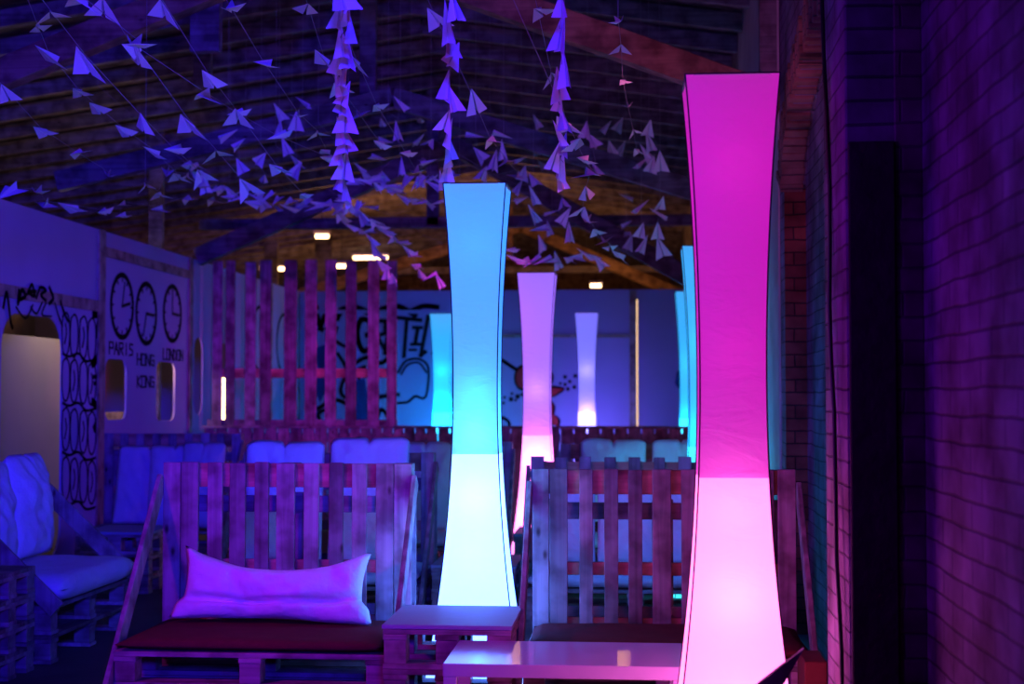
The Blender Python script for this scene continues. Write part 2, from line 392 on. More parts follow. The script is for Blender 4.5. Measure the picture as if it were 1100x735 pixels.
# tubes in the hall beyond
words = ['far left', 'left middle', 'centre', 'right middle', 'far right']
for i, (x, y, Yt, L, lab) in enumerate(((294, 289, 27, .5, 'warm fluorescent ceiling tube above the left end of the slatted screen'),
      (367, 286, 27, .4, 'short warm fluorescent ceiling tube above the middle of the slatted screen'),
      (398, 277, 29, .7, 'longest warm ceiling tube above the right end of the slatted screen'),
      (346, 254, 24, .22, 'small bright warm ceiling lamp highest above the slatted screen'),
      (640, 307, 27, .2, 'warm ceiling tube just above the board wall right of the violet lamp'))):
    p = at(x, y, Yt)
    t_ = thing('ceiling_tube', p, lab, 'ceiling light', 'warm lights in the hall beyond')
    MB().tube([p + Vector((-L / 2, 0, 0)), p + Vector((L / 2, 0, 0))], .035, 8).build('tube', TUBE, t_)
    MB().bx(p + Vector((-L / 2 - .03, -.05, .045)), p + Vector((L / 2 + .03, .05, .09)), .004).build('fitting', BOARDW, t_)
    MB().tube([p + Vector((0, 0, .09)), (p.x, p.y, roof_h(p.x) - .02)], .008, 6).build('suspension_rod', WIRE, t_)

# ================================================================ GRAFFITI
def stroke(mb, pts, w, to3, n, closed=False):
    P = [to3(*p) for p in pts]
    if closed: P.append(P[0])
    for i in range(len(P) - 1):
        d = P[i + 1] - P[i]
        if d.length < 1e-5: continue
        e = d.normalized() * w * .4
        mb.beam(P[i] - e, P[i + 1] + e, w, .004, n)
def smooth(pts, n=6):
    out = []
    for i in range(len(pts) - 1):
        p0 = pts[max(i - 1, 0)]; p1 = pts[i]; p2 = pts[i + 1]; p3 = pts[min(i + 2, len(pts) - 1)]
        for k in range(n):
            t = k / n
            out.append(tuple(.5 * (2 * p1[j] + (p2[j] - p0[j]) * t + (2 * p0[j] - 5 * p1[j] + 4 * p2[j] - p3[j]) * t * t + (3 * p1[j] - p0[j] - 3 * p2[j] + p3[j]) * t ** 3) for j in (0, 1)))
    return out + [pts[-1]]
NX = Vector((1, 0, 0)); NYv = Vector((0, 1, 0))
L3 = lambda a, b: Vector((XL + .004, a, b))
L4 = lambda a, b: Vector((XL + .026, a, b))
B3 = lambda a, b: Vector((a, YB - .004, b))
pxL = lambda pts: [wl(*p) for p in pts]; pxB = lambda pts: [wb(*p) for p in pts]
FONT = {'P': [[(0, 0), (0, 1), (.6, 1), (.6, .5), (0, .5)]], 'A': [[(0, 0), (.3, 1), (.6, 0)], [(.12, .4), (.5, .4)]],
 'R': [[(0, 0), (0, 1), (.55, 1), (.55, .55), (0, .5)], [(.2, .5), (.6, 0)]], 'I': [[(.3, 0), (.3, 1)]],
 'S': [[(.6, .95), (.1, 1), (.05, .6), (.55, .45), (.55, .05), (0, 0)]], 'H': [[(0, 0), (0, 1)], [(.6, 0), (.6, 1)], [(0, .5), (.6, .5)]],
 'O': [[(0, 0), (0, 1), (.6, 1), (.6, 0), (0, 0)]], 'N': [[(0, 0), (0, 1), (.6, 0), (.6, 1)]],
 'G': [[(.6, .9), (.1, 1), (0, .1), (.6, 0), (.6, .5), (.3, .5)]], 'K': [[(0, 0), (0, 1)], [(.6, 1), (0, .5), (.6, 0)]],
 'L': [[(0, 1), (0, 0), (.55, 0)]], 'D': [[(0, 0), (0, 1), (.45, .85), (.6, .5), (.45, .1), (0, 0)]], 'F': [[(0, 0), (0, 1), (.6, 1)], [(0, .5), (.5, .5)]],
 'T': [[(.3, 0), (.3, 1)], [(0, 1), (.6, 1)]]}
def text(mb, s, a, b, w, h, to3, n, lw):
    for ch in s:
        for st in FONT[ch]: stroke(mb, [(a + p[0] * w / .6 * .75, b + p[1] * h) for p in st], lw, to3, n)
        a += w
cl = [(131, 329, .30, (15, 80), 'PARIS', [('PARIS', 117, 380)]), (157, 337, .30, (200, 92), 'HONG KONG', [('HONG', 147, 392), ('KONG', 147, 416)]),
      (185, 337, .29, (0, 92), 'LONDON', [('LONDON', 175, 386)])]
for x, y, r, (ha, hb), nm, txt in cl:
    cy, cz = wl(x, y)
    t_ = thing('painted_clock', (XL + .004, cy, cz), 'black painted round clock lettered %s on the blue lit wall' % nm, 'wall painting', 'clocks painted on the left wall')
    m = MB(); stroke(m, [(cy + r * math.cos(k * .19635), cz + r * math.sin(k * .19635)) for k in range(32)], .05, L3, NX, True); m.build('ring', BLACK, t_)
    for nm_, ang, ll, lw in (('hour_hand', hb, .72, .032), ('minute_hand', ha, .8, .018)):
        m = MB(); stroke(m, [(cy, cz), (cy + r * ll * math.sin(R(ang)), cz + r * ll * math.cos(R(ang)))], lw, L3, NX); m.build(nm_, BLACK, t_)
    m = MB()
    for k in range(12):
        c_, s_ = math.cos(k * math.pi / 6), math.sin(k * math.pi / 6)
        stroke(m, [(cy + r * .80 * c_, cz + r * .80 * s_), (cy + r * .87 * c_, cz + r * .87 * s_)], .018, L3, NX)
    m.build('hour_marks', BLACK, t_)
    m = MB()
    for s, tx, ty in txt:
        a, b_ = wl(tx, ty); text(m, s, a, b_, .135 if len(s) < 6 else .115, .11, L3, NX, .018)
    m.build('lettering', BLACK, t_)
# bubble graffiti beside the big opening
m = MB()
def bub(pts, w=.02): stroke(m, smooth(pxL(pts)), w * .8, L3, NX)
for r_ in range(4):
    o = 53 * r_
    xs = (70, 79, 89, 98)
    for i, xx in enumerate(xs):
        t0 = 332 + o + i * 1.5 if r_ else 336 + i * 2
        bub([(xx - 3, t0 + 4), (xx + 1, t0), (xx + 4, t0 + 8), (xx + 4.5, t0 + 26), (xx + 3, t0 + 40), (xx, t0 + 46), (xx - 3, t0 + 40), (xx - 4, t0 + 22), (xx - 3, t0 + 4)])
        if (i + r_) % 2 == 0: bub([(xx, t0 + 12), (xx + 1, t0 + 22), (xx - 1, t0 + 33)], .02)
    bub([(67, 380 + o), (74, 383 + o), (84, 380 + o), (92, 388 + o), (102, 386 + o)], .03)
bub([(100, 338), (106, 340), (104, 356), (107, 370), (103, 386), (99, 391)], .09)
bub([(99, 432), (106, 440), (104, 452), (101, 460)], .09); bub([(100, 405), (108, 404)], .05); bub([(101, 412), (107, 412)], .05)
m.build_ = None
tag(m.build('graffiti', BLACK), 'black looping bubble graffiti right of the large rounded opening', 'graffiti')
m = MB()
for pts, w in (([(0, 330), (4, 315), (8, 345), (10, 352)], .06), ([(17, 312), (16, 326), (20, 312), (24, 318), (18, 322)], .06), ([(26, 316), (31, 306), (34, 318), (27, 314), (35, 313)], .05),
               ([(36, 320), (40, 309), (46, 312), (41, 317), (46, 323)], .05), ([(50, 309), (54, 320), (50, 326)], .06), ([(14, 330), (24, 342), (32, 328)], .03), ([(30, 330), (36, 337), (42, 325)], .03),
               ([(46, 326), (42, 338), (52, 340)], .03), ([(56, 326), (60, 340), (64, 350)], .04), ([(62, 324), (66, 336), (70, 345)], .05)):
    stroke(m, smooth(pxL(pts)), w * .55, L4, NX)
tag(m.build('graffiti', BLACK), 'black scrawled tag lettering above the large rounded opening', 'graffiti')
# clock-like loops on the far, cyan lit end of the left wall
m = MB()
for x, y in ((279, 364), (305, 370)):
    cy, cz = wl(x, y); stroke(m, [(cy + .42 * math.cos(k * .2618), cz + .42 * math.sin(k * .2618)) for k in range(24)], .05, L3, NX, True)
    stroke(m, [(cy, cz + .3), (cy, cz), (cy + .25, cz)], .03, L3, NX)
tag(m.build('graffiti', BLACK), 'black painted circles with hands on the cyan lit wall behind the slatted screen', 'graffiti')
# lettering on the back wall
m = MB()
def gb(pts, w=.05, s=True): stroke(m, smooth(pxB(pts)) if s else pxB(pts), w, B3, NYv)
gb([(400, 346), (388, 344), (384, 360), (390, 377), (401, 370), (400, 360), (394, 360)], .075)
gb([(403, 380), (404, 345), (414, 345), (414, 358), (405, 361), (416, 380)], .06, False)
gb([(413, 380), (419, 346), (424, 380)], .05, False); gb([(415, 366), (423, 366)], .05, False)
gb([(424, 341), (452, 344)], .06, False); gb([(437, 343), (434, 383)], .06, False)
gb([(444, 352), (453, 352)], .05, False); gb([(449, 352), (446, 369)], .06, False); gb([(442, 370), (451, 370)], .05, False); gb([(440, 376), (447, 376)], .04, False)
gb([(460, 340), (452, 382), (457, 378)], .06, False)
gb([(362, 342), (368, 333), (382, 331), (396, 336)], .09); gb([(405, 334), (425, 329), (438, 334), (446, 339)], .08); gb([(440, 335), (455, 329), (470, 330)], .07)
gb([(362, 352), (360, 365), (370, 372)], .05); gb([(382, 390), (395, 384), (410, 390), (420, 380)], .06)
gb([(428, 400), (436, 388), (450, 386), (460, 395), (459, 420), (455, 428), (446, 426), (438, 432), (428, 433)], .035)
gb([(431, 402), (438, 392), (450, 390), (458, 400)], .03)
gb([(363, 380), (372, 398), (366, 420), (375, 428), (388, 418), (384, 400), (392, 394)], .05); gb([(340, 440), (360, 430), (380, 436), (400, 428), (428, 424)], .06)
gb([(340, 330), (344, 350), (352, 334), (358, 350)], .07); gb([(336, 344), (338, 345)], .08); gb([(344, 353), (346, 354)], .08)
gb([(405, 452), (410, 440), (418, 450)], .05); gb([(345, 455), (342, 445), (350, 440)], .05); gb([(465, 380), (474, 372)], .05)
tag(m.build('graffiti', BLACK), 'large black lettering and cloud outlines on the cyan lit back wall', 'graffiti')
m = MB()
m.prism(pxB([(338, 374), (350, 370), (352, 392), (346, 398), (352, 418), (344, 432), (338, 420), (342, 400)]), [], B3, Vector((0, -.004, 0)))
m.prism(pxB([(381, 410), (392, 406), (396, 430), (395, 456), (381, 456)]), [], B3, Vector((0, -.004, 0)))
m.prism(pxB([(258, 405), (260, 405), (260, 407)]), [], B3, Vector((0, -.004, 0)))
tag(m.build('graffiti', BLUEP), 'dark blue painted shapes among the black lettering on the back wall', 'graffiti')
# red and black figure painting
t_ = thing('wall_painting', (at(580, 455, YB).x, YB - .004, at(580, 455, YB).z), 'red and black painted shape with dots, half hidden behind the violet lamp', 'wall painting')
def ell(cx, cy, rx, ry, n=20): return [(cx + rx * math.cos(k * 2 * math.pi / n), cy + ry * math.sin(k * 2 * math.pi / n)) for k in range(n)]
m = MB(); m.prism(pxB(ell(561, 406, 7, 11)), [], B3, Vector((0, -.003, 0)))
m.prism(pxB([(583, 418), (594, 417), (605, 418), (597, 424), (590, 428), (583, 427)]), [], B3, Vector((0, -.003, 0)))
m.prism(pxB([(580, 427), (590, 427), (594, 436), (594, 445), (599, 450), (600, 457), (580, 457)]), [], B3, Vector((0, -.003, 0))); m.build('red_fill', REDP, t_)
m = MB(); m.prism(pxB(ell(585, 406, 10, 11)), [], B3, Vector((0, -.006, 0)))
stroke(m, smooth(pxB([(539, 387), (548, 393), (556, 398)])), .05, B3, NYv)
stroke(m, pxB(ell(562, 406, 8, 12)), .05, B3, NYv, True)
stroke(m, smooth(pxB([(583, 417), (595, 416), (605, 418), (597, 424), (590, 428), (595, 437), (594, 446)])), .04, B3, NYv)
stroke(m, smooth(pxB([(590, 449), (596, 448), (600, 452), (599, 458)])), .05, B3, NYv)
m.build('black_outline', BLACK, t_)
m = MB()
for x, y, r_ in ((607, 405, 2.2), (618, 404, 2.2), (612, 410, 2), (602, 412, 1.6), (607, 413, 2), (610, 418, 2.2), (617, 416, 2.2), (550, 423, 1.6), (556, 426, 2.6), (549, 429, 2.6), (542, 427, 1.6), (541, 433, 1.6), (554, 430, 1.5), (561, 424, 2)):
    m.prism(pxB(ell(x, y, r_, r_, 12)), [], B3, Vector((0, -.003, 0)))
m.build('dots', BLACK, t_)
m = MB(); stroke(m, smooth(pxB([(536, 452), (540, 449), (546, 453), (547, 457)])), .04, B3, NYv)
tag(m.build('graffiti', BLACK), 'small black painted curl low on the back wall beside the cyan lamp', 'graffiti')
m = MB(); m.prism(pxB([(727, 400), (734, 392), (738, 392), (738, 420), (731, 421), (725, 412)]), [], B3, Vector((0, -.003, 0)))
tag(m.build('graffiti', BLUEP), 'dark blue painted blob on the back wall left of the paired cyan lamps', 'graffiti')

# ================================================================ LAMPS
def half_w0(d):
    return .112 + (.048 * (1 - d / 1.05) ** 2 if d < 1.05 else .068 * ((d - 1.05) / 1.07) ** 2)
def lamp(x_top, y_top, Y, label, up, low, bulbs, k_=1.0):
    # Y is the distance of the front face
    c = at(x_top, y_top, Y); top = c.z; X = c.x; Yc = Y + .14 * k_
    def half_w(d): return half_w0(d / k_) * k_
    t_ = thing('column_lamp', (X, Yc, 0), label, 'floor lamp', 'tall hourglass fabric lamps')
    seam = top - 1.385 * k_
    def shell(z0, z1, n, mt, name, cap):
        b_ = bmesh.new(); rings = []; K = 8
        for i in range(n + 1):
            z = z0 + (z1 - z0) * i / n; w = half_w(top - z)
            ring = []
            for sxx, syy, ex, ey in ((-1, -1, 1, 0), (1, -1, 0, 1), (1, 1, -1, 0), (-1, 1, 0, -1)):
                for j in range(K):
                    u = j / K * 2
                    px_, py_ = sxx * w + ex * u * w, syy * w + ey * u * w
                    sag = 1 - .035 * math.sin(math.pi * j / K)
                    wr = noise.noise(Vector((px_ * 5 + X * 3, py_ * 5, z * 9))) * .003 * math.sin(math.pi * j / K)
                    ring.append(b_.verts.new((X + px_ * (sag if ey == 0 and False else 1) + (-ey * 0), Yc + py_, z)))
                    v = ring[-1]
                    if ex: v.co.y += -syy * (.035 * w * math.sin(math.pi * j / K)) + wr
                    else: v.co.x += -sxx * (.035 * w * math.sin(math.pi * j / K)) + wr
            rings.append(ring)
        nn = len(rings[0])
        for i in range(n):
            for k in range(nn):
                b_.faces.new((rings[i][k], rings[i][(k + 1) % nn], rings[i + 1][(k + 1) % nn], rings[i + 1][k]))
        mm = MB(); mm.bm.free(); mm.bm = b_
        return mm.build(name, mt, t_, smooth=False)
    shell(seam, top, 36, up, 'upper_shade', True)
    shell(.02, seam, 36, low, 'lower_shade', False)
    w = half_w(0) - .002
    MB().bx((X - w, Yc - w, top - .006), (X + w, Yc + w, top - .002)).build('top_cover', CAPM, t_)
    m = MB()
    for sxx, syy in ((-1, -1), (1, -1), (1, 1), (-1, 1)):
        pts = []
        for i in range(33):
            z = .0 + top * i / 32; w = half_w(top - z) + .0012
            pts.append((X + sxx * w, Yc + syy * w, z))
        m.tube(pts, .0028, 6)
    w = half_w(0) + .001
    for a, b_ in (((-1, -1), (1, -1)), ((1, -1), (1, 1)), ((1, 1), (-1, 1)), ((-1, 1), (-1, -1))):
        m.tube([(X + a[0] * w, Yc + a[1] * w, top), (X + b_[0] * w, Yc + b_[1] * w, top)], .0028, 6)
    w = half_w(top) + .004
    for a, b_ in (((-1, -1), (1, -1)), ((1, -1), (1, 1)), ((1, 1), (-1, 1)), ((-1, 1), (-1, -1))):
        m.tube([(X + a[0] * w, Yc + a[1] * w, .008), (X + b_[0] * w, Yc + b_[1] * w, .008)], .007, 6)
    m.build('frame', WIRE, t_)
    for hh, col, pw in bulbs:
        ld = D.lights.new('bulb_light', 'POINT'); ld.energy = pw; ld.color = col; ld.shadow_soft_size = .05
        lo = D.objects.new('bulb_light', ld); C.objects.link(lo); lo.parent = t_; lo.location = (0, 0, hh)
    return t_
CAPM = shade_mat('thin top cover', (.05, .02, .08), 1, .6, (.5, .5, .5))
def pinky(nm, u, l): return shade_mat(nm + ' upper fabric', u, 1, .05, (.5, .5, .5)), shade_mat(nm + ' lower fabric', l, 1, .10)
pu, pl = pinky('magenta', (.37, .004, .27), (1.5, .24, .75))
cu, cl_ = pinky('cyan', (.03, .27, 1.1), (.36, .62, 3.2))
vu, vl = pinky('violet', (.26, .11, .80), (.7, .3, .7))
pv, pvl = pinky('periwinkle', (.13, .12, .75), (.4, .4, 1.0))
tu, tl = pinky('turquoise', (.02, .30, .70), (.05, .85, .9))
MG = (1, .02, .5); MGW = (1, .09, .62); CY = (.02, .25, 1); CYW = (.01, .2, 1)
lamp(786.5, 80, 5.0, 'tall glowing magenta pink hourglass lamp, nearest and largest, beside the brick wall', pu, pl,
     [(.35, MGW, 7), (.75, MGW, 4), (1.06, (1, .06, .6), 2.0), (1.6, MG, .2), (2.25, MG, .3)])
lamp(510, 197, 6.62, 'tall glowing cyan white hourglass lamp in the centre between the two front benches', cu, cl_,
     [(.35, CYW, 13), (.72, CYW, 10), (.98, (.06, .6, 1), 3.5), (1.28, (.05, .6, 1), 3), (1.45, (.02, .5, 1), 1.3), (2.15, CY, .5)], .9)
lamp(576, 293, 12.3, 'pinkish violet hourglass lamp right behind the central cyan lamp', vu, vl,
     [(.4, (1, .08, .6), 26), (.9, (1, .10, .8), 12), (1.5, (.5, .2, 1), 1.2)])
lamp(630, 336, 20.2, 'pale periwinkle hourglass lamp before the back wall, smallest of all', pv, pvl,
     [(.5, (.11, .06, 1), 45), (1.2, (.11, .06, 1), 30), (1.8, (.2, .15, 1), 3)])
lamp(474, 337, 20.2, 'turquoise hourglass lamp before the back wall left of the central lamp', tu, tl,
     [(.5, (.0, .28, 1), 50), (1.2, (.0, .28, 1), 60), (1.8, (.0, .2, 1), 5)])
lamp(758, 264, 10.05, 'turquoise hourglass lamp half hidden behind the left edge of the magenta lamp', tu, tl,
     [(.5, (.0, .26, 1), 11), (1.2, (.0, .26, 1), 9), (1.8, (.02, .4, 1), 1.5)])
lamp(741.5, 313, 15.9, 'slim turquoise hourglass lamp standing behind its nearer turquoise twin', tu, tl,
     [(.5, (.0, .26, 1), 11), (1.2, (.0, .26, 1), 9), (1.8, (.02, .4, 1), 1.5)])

# ================================================================ PALLET FURNITURE
def pallet(mbd, mbb, x0, x1, ya, yb, z, h=.144, nb=6, run='X'):
    # deck boards, blocks, runners; mbd boards, mbb blocks
    bt = .022
    L = yb - ya; w = .1
    for k in range(nb):
        yy = ya + (L - w) * k / (nb - 1); mbd.bx((x0, yy, z + h - bt), (x1, yy + w, z + h), .002)
    for xx in (x0, (x0 + x1) / 2 - .05, x1 - .1):
        mbd.bx((xx, ya, z + h - 2 * bt), (xx + .1, yb, z + h - bt - .0005), .002)
        for yy in (ya, (ya + yb) / 2 - .05, yb - .1): mbb.append(((xx + .004, yy + .004, z + bt), (xx + .096, yy + .096, z + h - 2 * bt)))
    for yy in (ya, (ya + yb) / 2 - .05, yb - .1): mbd.bx((x0, yy, z), (x1, yy + .1, z + bt - .0005), .002)
def finish_pallet(md, blocks, name, o, mt=None):
    f = md.build(name, mt or W_X, o)
    for a, b_ in blocks:
        k = MB().bx(a, b_, .002).build('block', W_X); k.data.transform(Matrix.Translation(-o.location)); k.parent = f
    return f
def frac(lst, a, b): return [((p - a) / (b - a), (q - a) / (b - a)) for p, q in lst]
SL_L = frac([(175, 193.5), (194.3, 213), (223, 239), (247, 264), (274, 289), (297.5, 317), (327, 343), (354, 369), (378.5, 394), (404, 422.6), (423.4, 442)], 175, 442)
SL_R = frac([(572, 590), (591, 610), (623, 637.5), (650, 665), (676, 691), (702, 722), (733, 748), (760, 776), (787, 803), (815, 832), (836, 855)], 572, 855)
SL_M = frac([(572, 590), (605, 621), (638, 654), (672, 688), (705, 721), (739, 754), (772, 790), (805, 820), (836, 855)], 572, 855)
def bench(x0, x1, Yb, slats, top, label, seat=.33, rails=None, braces=(1, 1), depth=.66, proud=0, loc_rot=0, group='pallet benches'):
    o = thing('pallet_bench', ((x0 + x1) / 2, Yb - depth / 2, 0), label, 'bench', group)
    W = x1 - x0
    m = MB()
    for a, b_ in slats:
        m.bx((x0 + a * W, Yb, .29), (x0 + b_ * W, Yb + .022, top + random.uniform(-.004, .004)), .002)
    m.build('backrest_slats', W_V, o)
    rails = rails or [(top - .118, top - .003 - proud), (.60, .66), (.34, .40)]
    for i, (a, b_) in enumerate(rails):
        MB().bx((x0 + .002, Yb + .0225, a), (x1 - .002, Yb + .045, b_), .002).build('crossboard', W_REDLIT, o)
    for xx in (x0, (x0 + x1) / 2 - .05, x1 - .1):
        for a, b_ in rails[:1] + rails[-1:]: MB().bx((xx + .002, Yb + .0455, a), (xx + .098, Yb + .12, b_), .002).build('spacer_block', W_X, o)
    for a, b_ in ((top - .245, top - .165), (.36, .44)):
        MB().bx((x0 + .002, Yb + .1205, a), (x1 - .002, Yb + .142, b_), .002).build('rear_board', W_X, o)
    for j, xx in enumerate((x0, (x0 + x1) / 2 - .05, x1 - .1)):
        MB().bx((xx, Yb + .143, .30), (xx + .1, Yb + .165, top - .15), .002).build('rear_upright', W_V, o)
    for s, on in ((-1, braces[0]), (1, braces[1])):
        if not on: continue
        xx = x0 - .014 if s < 0 else x1 + .014
        MB().beam((xx, Yb + .02, top - .08), (xx, Yb - depth - .12, .06), .085, .024, Vector((1, 0, 0)), .003).build('brace', W_V, o)
    for zz in (seat - .155, seat - .312):
        md, mb_ = MB(), []
        pallet(md, mb_, x0, x1, Yb - depth, Yb - .003, zz, .155, 5)
        finish_pallet(md, mb_, 'seat_pallet', o)
    return o
def cushion(x0, x1, ya, yb, z, t, mt, label, name='seat_cushion', cat='cushion', group=None, seed=0):
    b_ = bmesh.new(); nx, ny = 28, 16; W = x1 - x0; Dp = yb - ya
    for sgn in (1, -1):
        g = []
        for i in range(nx + 1):
            row = []
            for j in range(ny + 1):
                u = -1 + 2 * i / nx; v = -1 + 2 * j / ny
                e = max(0, (1 - abs(u) ** 10)) ** .5 * max(0, (1 - abs(v) ** 7)) ** .5
                xx = (x0 + x1) / 2 + u * W / 2 * (1 - .012 * (1 - abs(v))); yy = (ya + yb) / 2 + v * Dp / 2 * (1 - .015 * (1 - abs(u)))
                nzv = noise.noise(Vector((xx * 4 + seed, yy * 4, sgn))) * .012 * e
                zz = z + t / 2 + sgn * (t / 2 * e) + (nzv if sgn > 0 else 0)
                row.append(b_.verts.new((xx, yy, max(zz, z + .001))))
            g.append(row)
        for i in range(nx):
            for j in range(ny): b_.faces.new((g[i][j], g[i + 1][j], g[i + 1][j + 1], g[i][j + 1]))
    bmesh.ops.remove_doubles(b_, verts=b_.verts, dist=1e-5)
    m = MB(); m.bm.free(); m.bm = b_
    return tag(m.build(name, mt, None, True, ((x0 + x1) / 2, (ya + yb) / 2, z)), label, cat, group)
def pillow(cx, cyb, zb, w, h, t, lean, mt, label, seed=0, dip=0.0, crease=0.0, roll=0.0, group=None, face=0.0):
    # pillow standing on its long edge at (cx, cyb, zb), leaning back by lean radians
    b_ = bmesh.new(); nx, ny = 36, 26
    Mx = Matrix.Translation((cx, cyb, zb)) @ Matrix.Rotation(face, 4, 'Z') @ Matrix.Rotation(-lean, 4, 'X') @ Matrix.Rotation(roll, 4, 'Y')
    for sgn in (1, -1):
        g = []
        for i in range(nx + 1):
            row = []
            for j in range(ny + 1):
                u = -1 + 2 * i / nx; v = -1 + 2 * j / ny
                e = max(0, (1 - u * u) * (1 - v * v)) ** .42
                pk = .07 if dip else .015
                px_ = u * w / 2 * (1 - pk * (1 - v * v)); pz = h / 2 + v * h / 2 * (1 - pk * (1 - u * u)) - (0 if dip else .035 * abs(u) ** 9 * (1 if v > 0 else 0) * v + .03 * math.exp(-(u / .05) ** 2) * max(0, v))
                pz -= dip * (1 - u * u) ** 1.0 * max(0, (v + 1) / 2)
                pt = sgn * t / 2 * e
                if crease: pt *= 1 - crease * math.exp(-((v + .38 - .08 * u) / (.13 if crease < .5 else .10)) ** 2)
                if crease > .5 and v < -.38: px_ *= 1 + .07 * min(1, (-.38 - v) / .2)
                P_ = Vector((px_ * 5 + seed * 3.1, pz * 6, sgn * 2.0 + seed))
                pt += (noise.noise(P_) * .034 + noise.noise(Vector((P_.x * 3 + P_.y * 1.5, P_.y * 1.2, P_.z))) * .022 + noise.noise(P_ * 4.1) * .008) * e * (t / .16)
                rad = noise.noise(Vector((math.atan2(v, u) * 4 + seed, seed * 1.7, sgn))) * .012 * (abs(u) ** 3 + abs(v) ** 3) * (1 - max(abs(u), abs(v)) ** 8)
                row.append(b_.verts.new((px_, -(pt + sgn * rad), pz + noise.noise(Vector((px_ * 4 + seed, 3.3, 1))) * .012)))
            g.append(row)
        for i in range(nx):
            for j in range(ny): b_.faces.new((g[i][j], g[i + 1][j], g[i + 1][j + 1], g[i][j + 1]))
    bmesh.ops.remove_doubles(b_, verts=b_.verts, dist=1e-5)
    bmesh.ops.transform(b_, matrix=Mx, verts=b_.verts)
    m = MB(); m.bm.free(); m.bm = b_
    return tag(m.build('pillow', mt, None, True, (cx, cyb, zb)), label, 'pillow', group)

YF = 6.9
xl0, xl1 = at(175, 560, YF).x, at(442, 560, YF).x
xr0, xr1 = at(572, 560, YF).x, at(855, 560, YF).x
bench(xl0, xl1, YF, SL_L, 1.125, 'slatted pallet bench in the left foreground holding a long white pillow')
bench(xr0, xr1, YF, SL_R, 1.10, 'slatted pallet bench in the right foreground, partly behind the magenta lamp')
cushion(xl0 + .01, xl1 - .01, YF - .68, YF - .01, .332, .058, CLOTH_R, 'dark red seat cushion on the left foreground bench', seed=1)
cushion(xr0 + .01, xr1 - .01, YF - .68, YF - .01, .332, .058, CLOTH_R, 'dark red seat cushion on the right foreground bench', seed=5)
pc = at(292, 672, YF - .2)
pillow(pc.x, YF - .24, .40, .90, .35, .21, .34, CLOTH_W, 'long crumpled white pillow sagging in the middle on the dark red seat', seed=2, dip=.10, crease=.85, roll=.03)

# second row
YM = 9.1
xm1 = at(466, 520, YM).x; xm0 = xm1 - 1.22
xn0 = -.64; xn1 = xn0 + 1.3
bench(xm0, xm1, YM, SL_M, 1.09, 'pallet bench in the second row, seen through the left foreground bench')
bench(xn0, xn1, YM, SL_M, 1.068, 'pallet bench in the second row, its notched top showing above the right foreground bench', proud=.03)
cushion(xm0 + .01, xm1 - .01, YM - .68, YM - .01, .332, .09, CLOTH_W, 'white seat cushion on the second row bench behind the left foreground bench', seed=3)
cushion(xn0 + .01, xn1 - .01, YM - .68, YM - .01, .332, .09, CLOTH_W, 'white seat cushion on the second row bench behind the right foreground bench', seed=4)
for x0, x1, yt, lab, sd in ((268, 352, 477, 'big white pillow rising above the left foreground bench, left of the pair', 11), (358, 442, 473, 'big white pillow rising above the left foreground bench, right of the pair', 12)):
    a = at(x0, yt, YM - .1); b_ = at(x1, yt, YM - .1)
    pillow((a.x + b_.x) / 2, YM - .27, .425, b_.x - a.x, a.z - .42 + .03, .17, .13, CLOTH_W, lab, sd, crease=.15)
for x0, x1, yt, lab, sd in ((578, 640, 524, 'white pillow seen through the leftmost gaps of the right foreground bench', 13), (642, 704, 522, 'white pillow seen through the middle gaps of the right foreground bench', 14), (706, 768, 524, 'white pillow seen through the gaps left of the magenta lamp', 15)):
    a = at(x0, yt, YM - .1); b_ = at(x1, yt, YM - .1)
    pillow((a.x + b_.x) / 2, YM - .24, .425, b_.x - a.x, a.z - .42 + .03, .15, .13, CLOTH_W, lab, sd)
# third row
Y3 = 11.3
x31 = at(550, 520, Y3).x; x30 = x31 - 1.22
x40 = at(602, 520, Y3).x; x41 = x40 + 1.25; x50 = x41 + .04; 
bench(x30, x31, Y3, SL_M, 1.09, 'third row pallet bench left of the central cyan lamp')
bench(x40, x41, Y3, SL_M, 1.075, 'third row pallet bench right of the violet lamp')
cushion(x30 + .01, x31 - .01, Y3 - .68, Y3 - .01, .332, .08, CLOTH_W, 'white seat cushion on the third row bench left of the cyan lamp', seed=8)
cushion(x40 + .01, x41 - .01, Y3 - .68, Y3 - .01, .332, .08, CLOTH_W, 'white seat cushion on the third row bench right of the violet lamp', seed=9)
for x0, x1, yt, lab, sd in ((624, 694, 473, 'wide pale pillow above the notched bench top, left of the turquoise lamp', 21), (700, 762, 473, 'pale pillow above the notched bench top, nearest the magenta lamp', 22), (432, 487, 476, 'pale pillow in the third row just left of the central cyan lamp', 23), (488, 542, 477, 'pale pillow in the third row right behind the central cyan lamp', 24)):
    a = at(x0, yt, Y3 - .1); b_ = at(x1, yt, Y3 - .1)
    pillow((a.x + b_.x) / 2, Y3 - .27, .42, b_.x - a.x, a.z - .40, .17, .13, CLOTH_W, lab, sd, crease=.1)
# left side benches
xa = at(112, 480, 12.4).x
bench(xa, xa + 1.22, 12.4, SL_M, 1.12, 'dim pallet bench before the left wall holding leaning grey pillows', braces=(0, 1))
for x0, x1, yt, lab, sd, fc in ((128, 190, 478, 'pale grey pillow leaning at the left end of the dim bench', 31, .3), (170, 222, 476, 'pale grey pillow in the middle of the dim bench by the left wall', 32, .1), (206, 252, 472, 'purplish grey pillow at the right end of the dim bench by the left wall', 33, -.1)):
    a = at(x0, yt, 12.2); b_ = at(x1, yt, 12.2)
    pillow((a.x + b_.x) / 2, 12.4 - .32 - .15 * (sd - 31), .345, b_.x - a.x, a.z - .34, .15, .2, CLOTH_G, lab, sd, face=fc, roll=.08 if sd == 31 else 0)

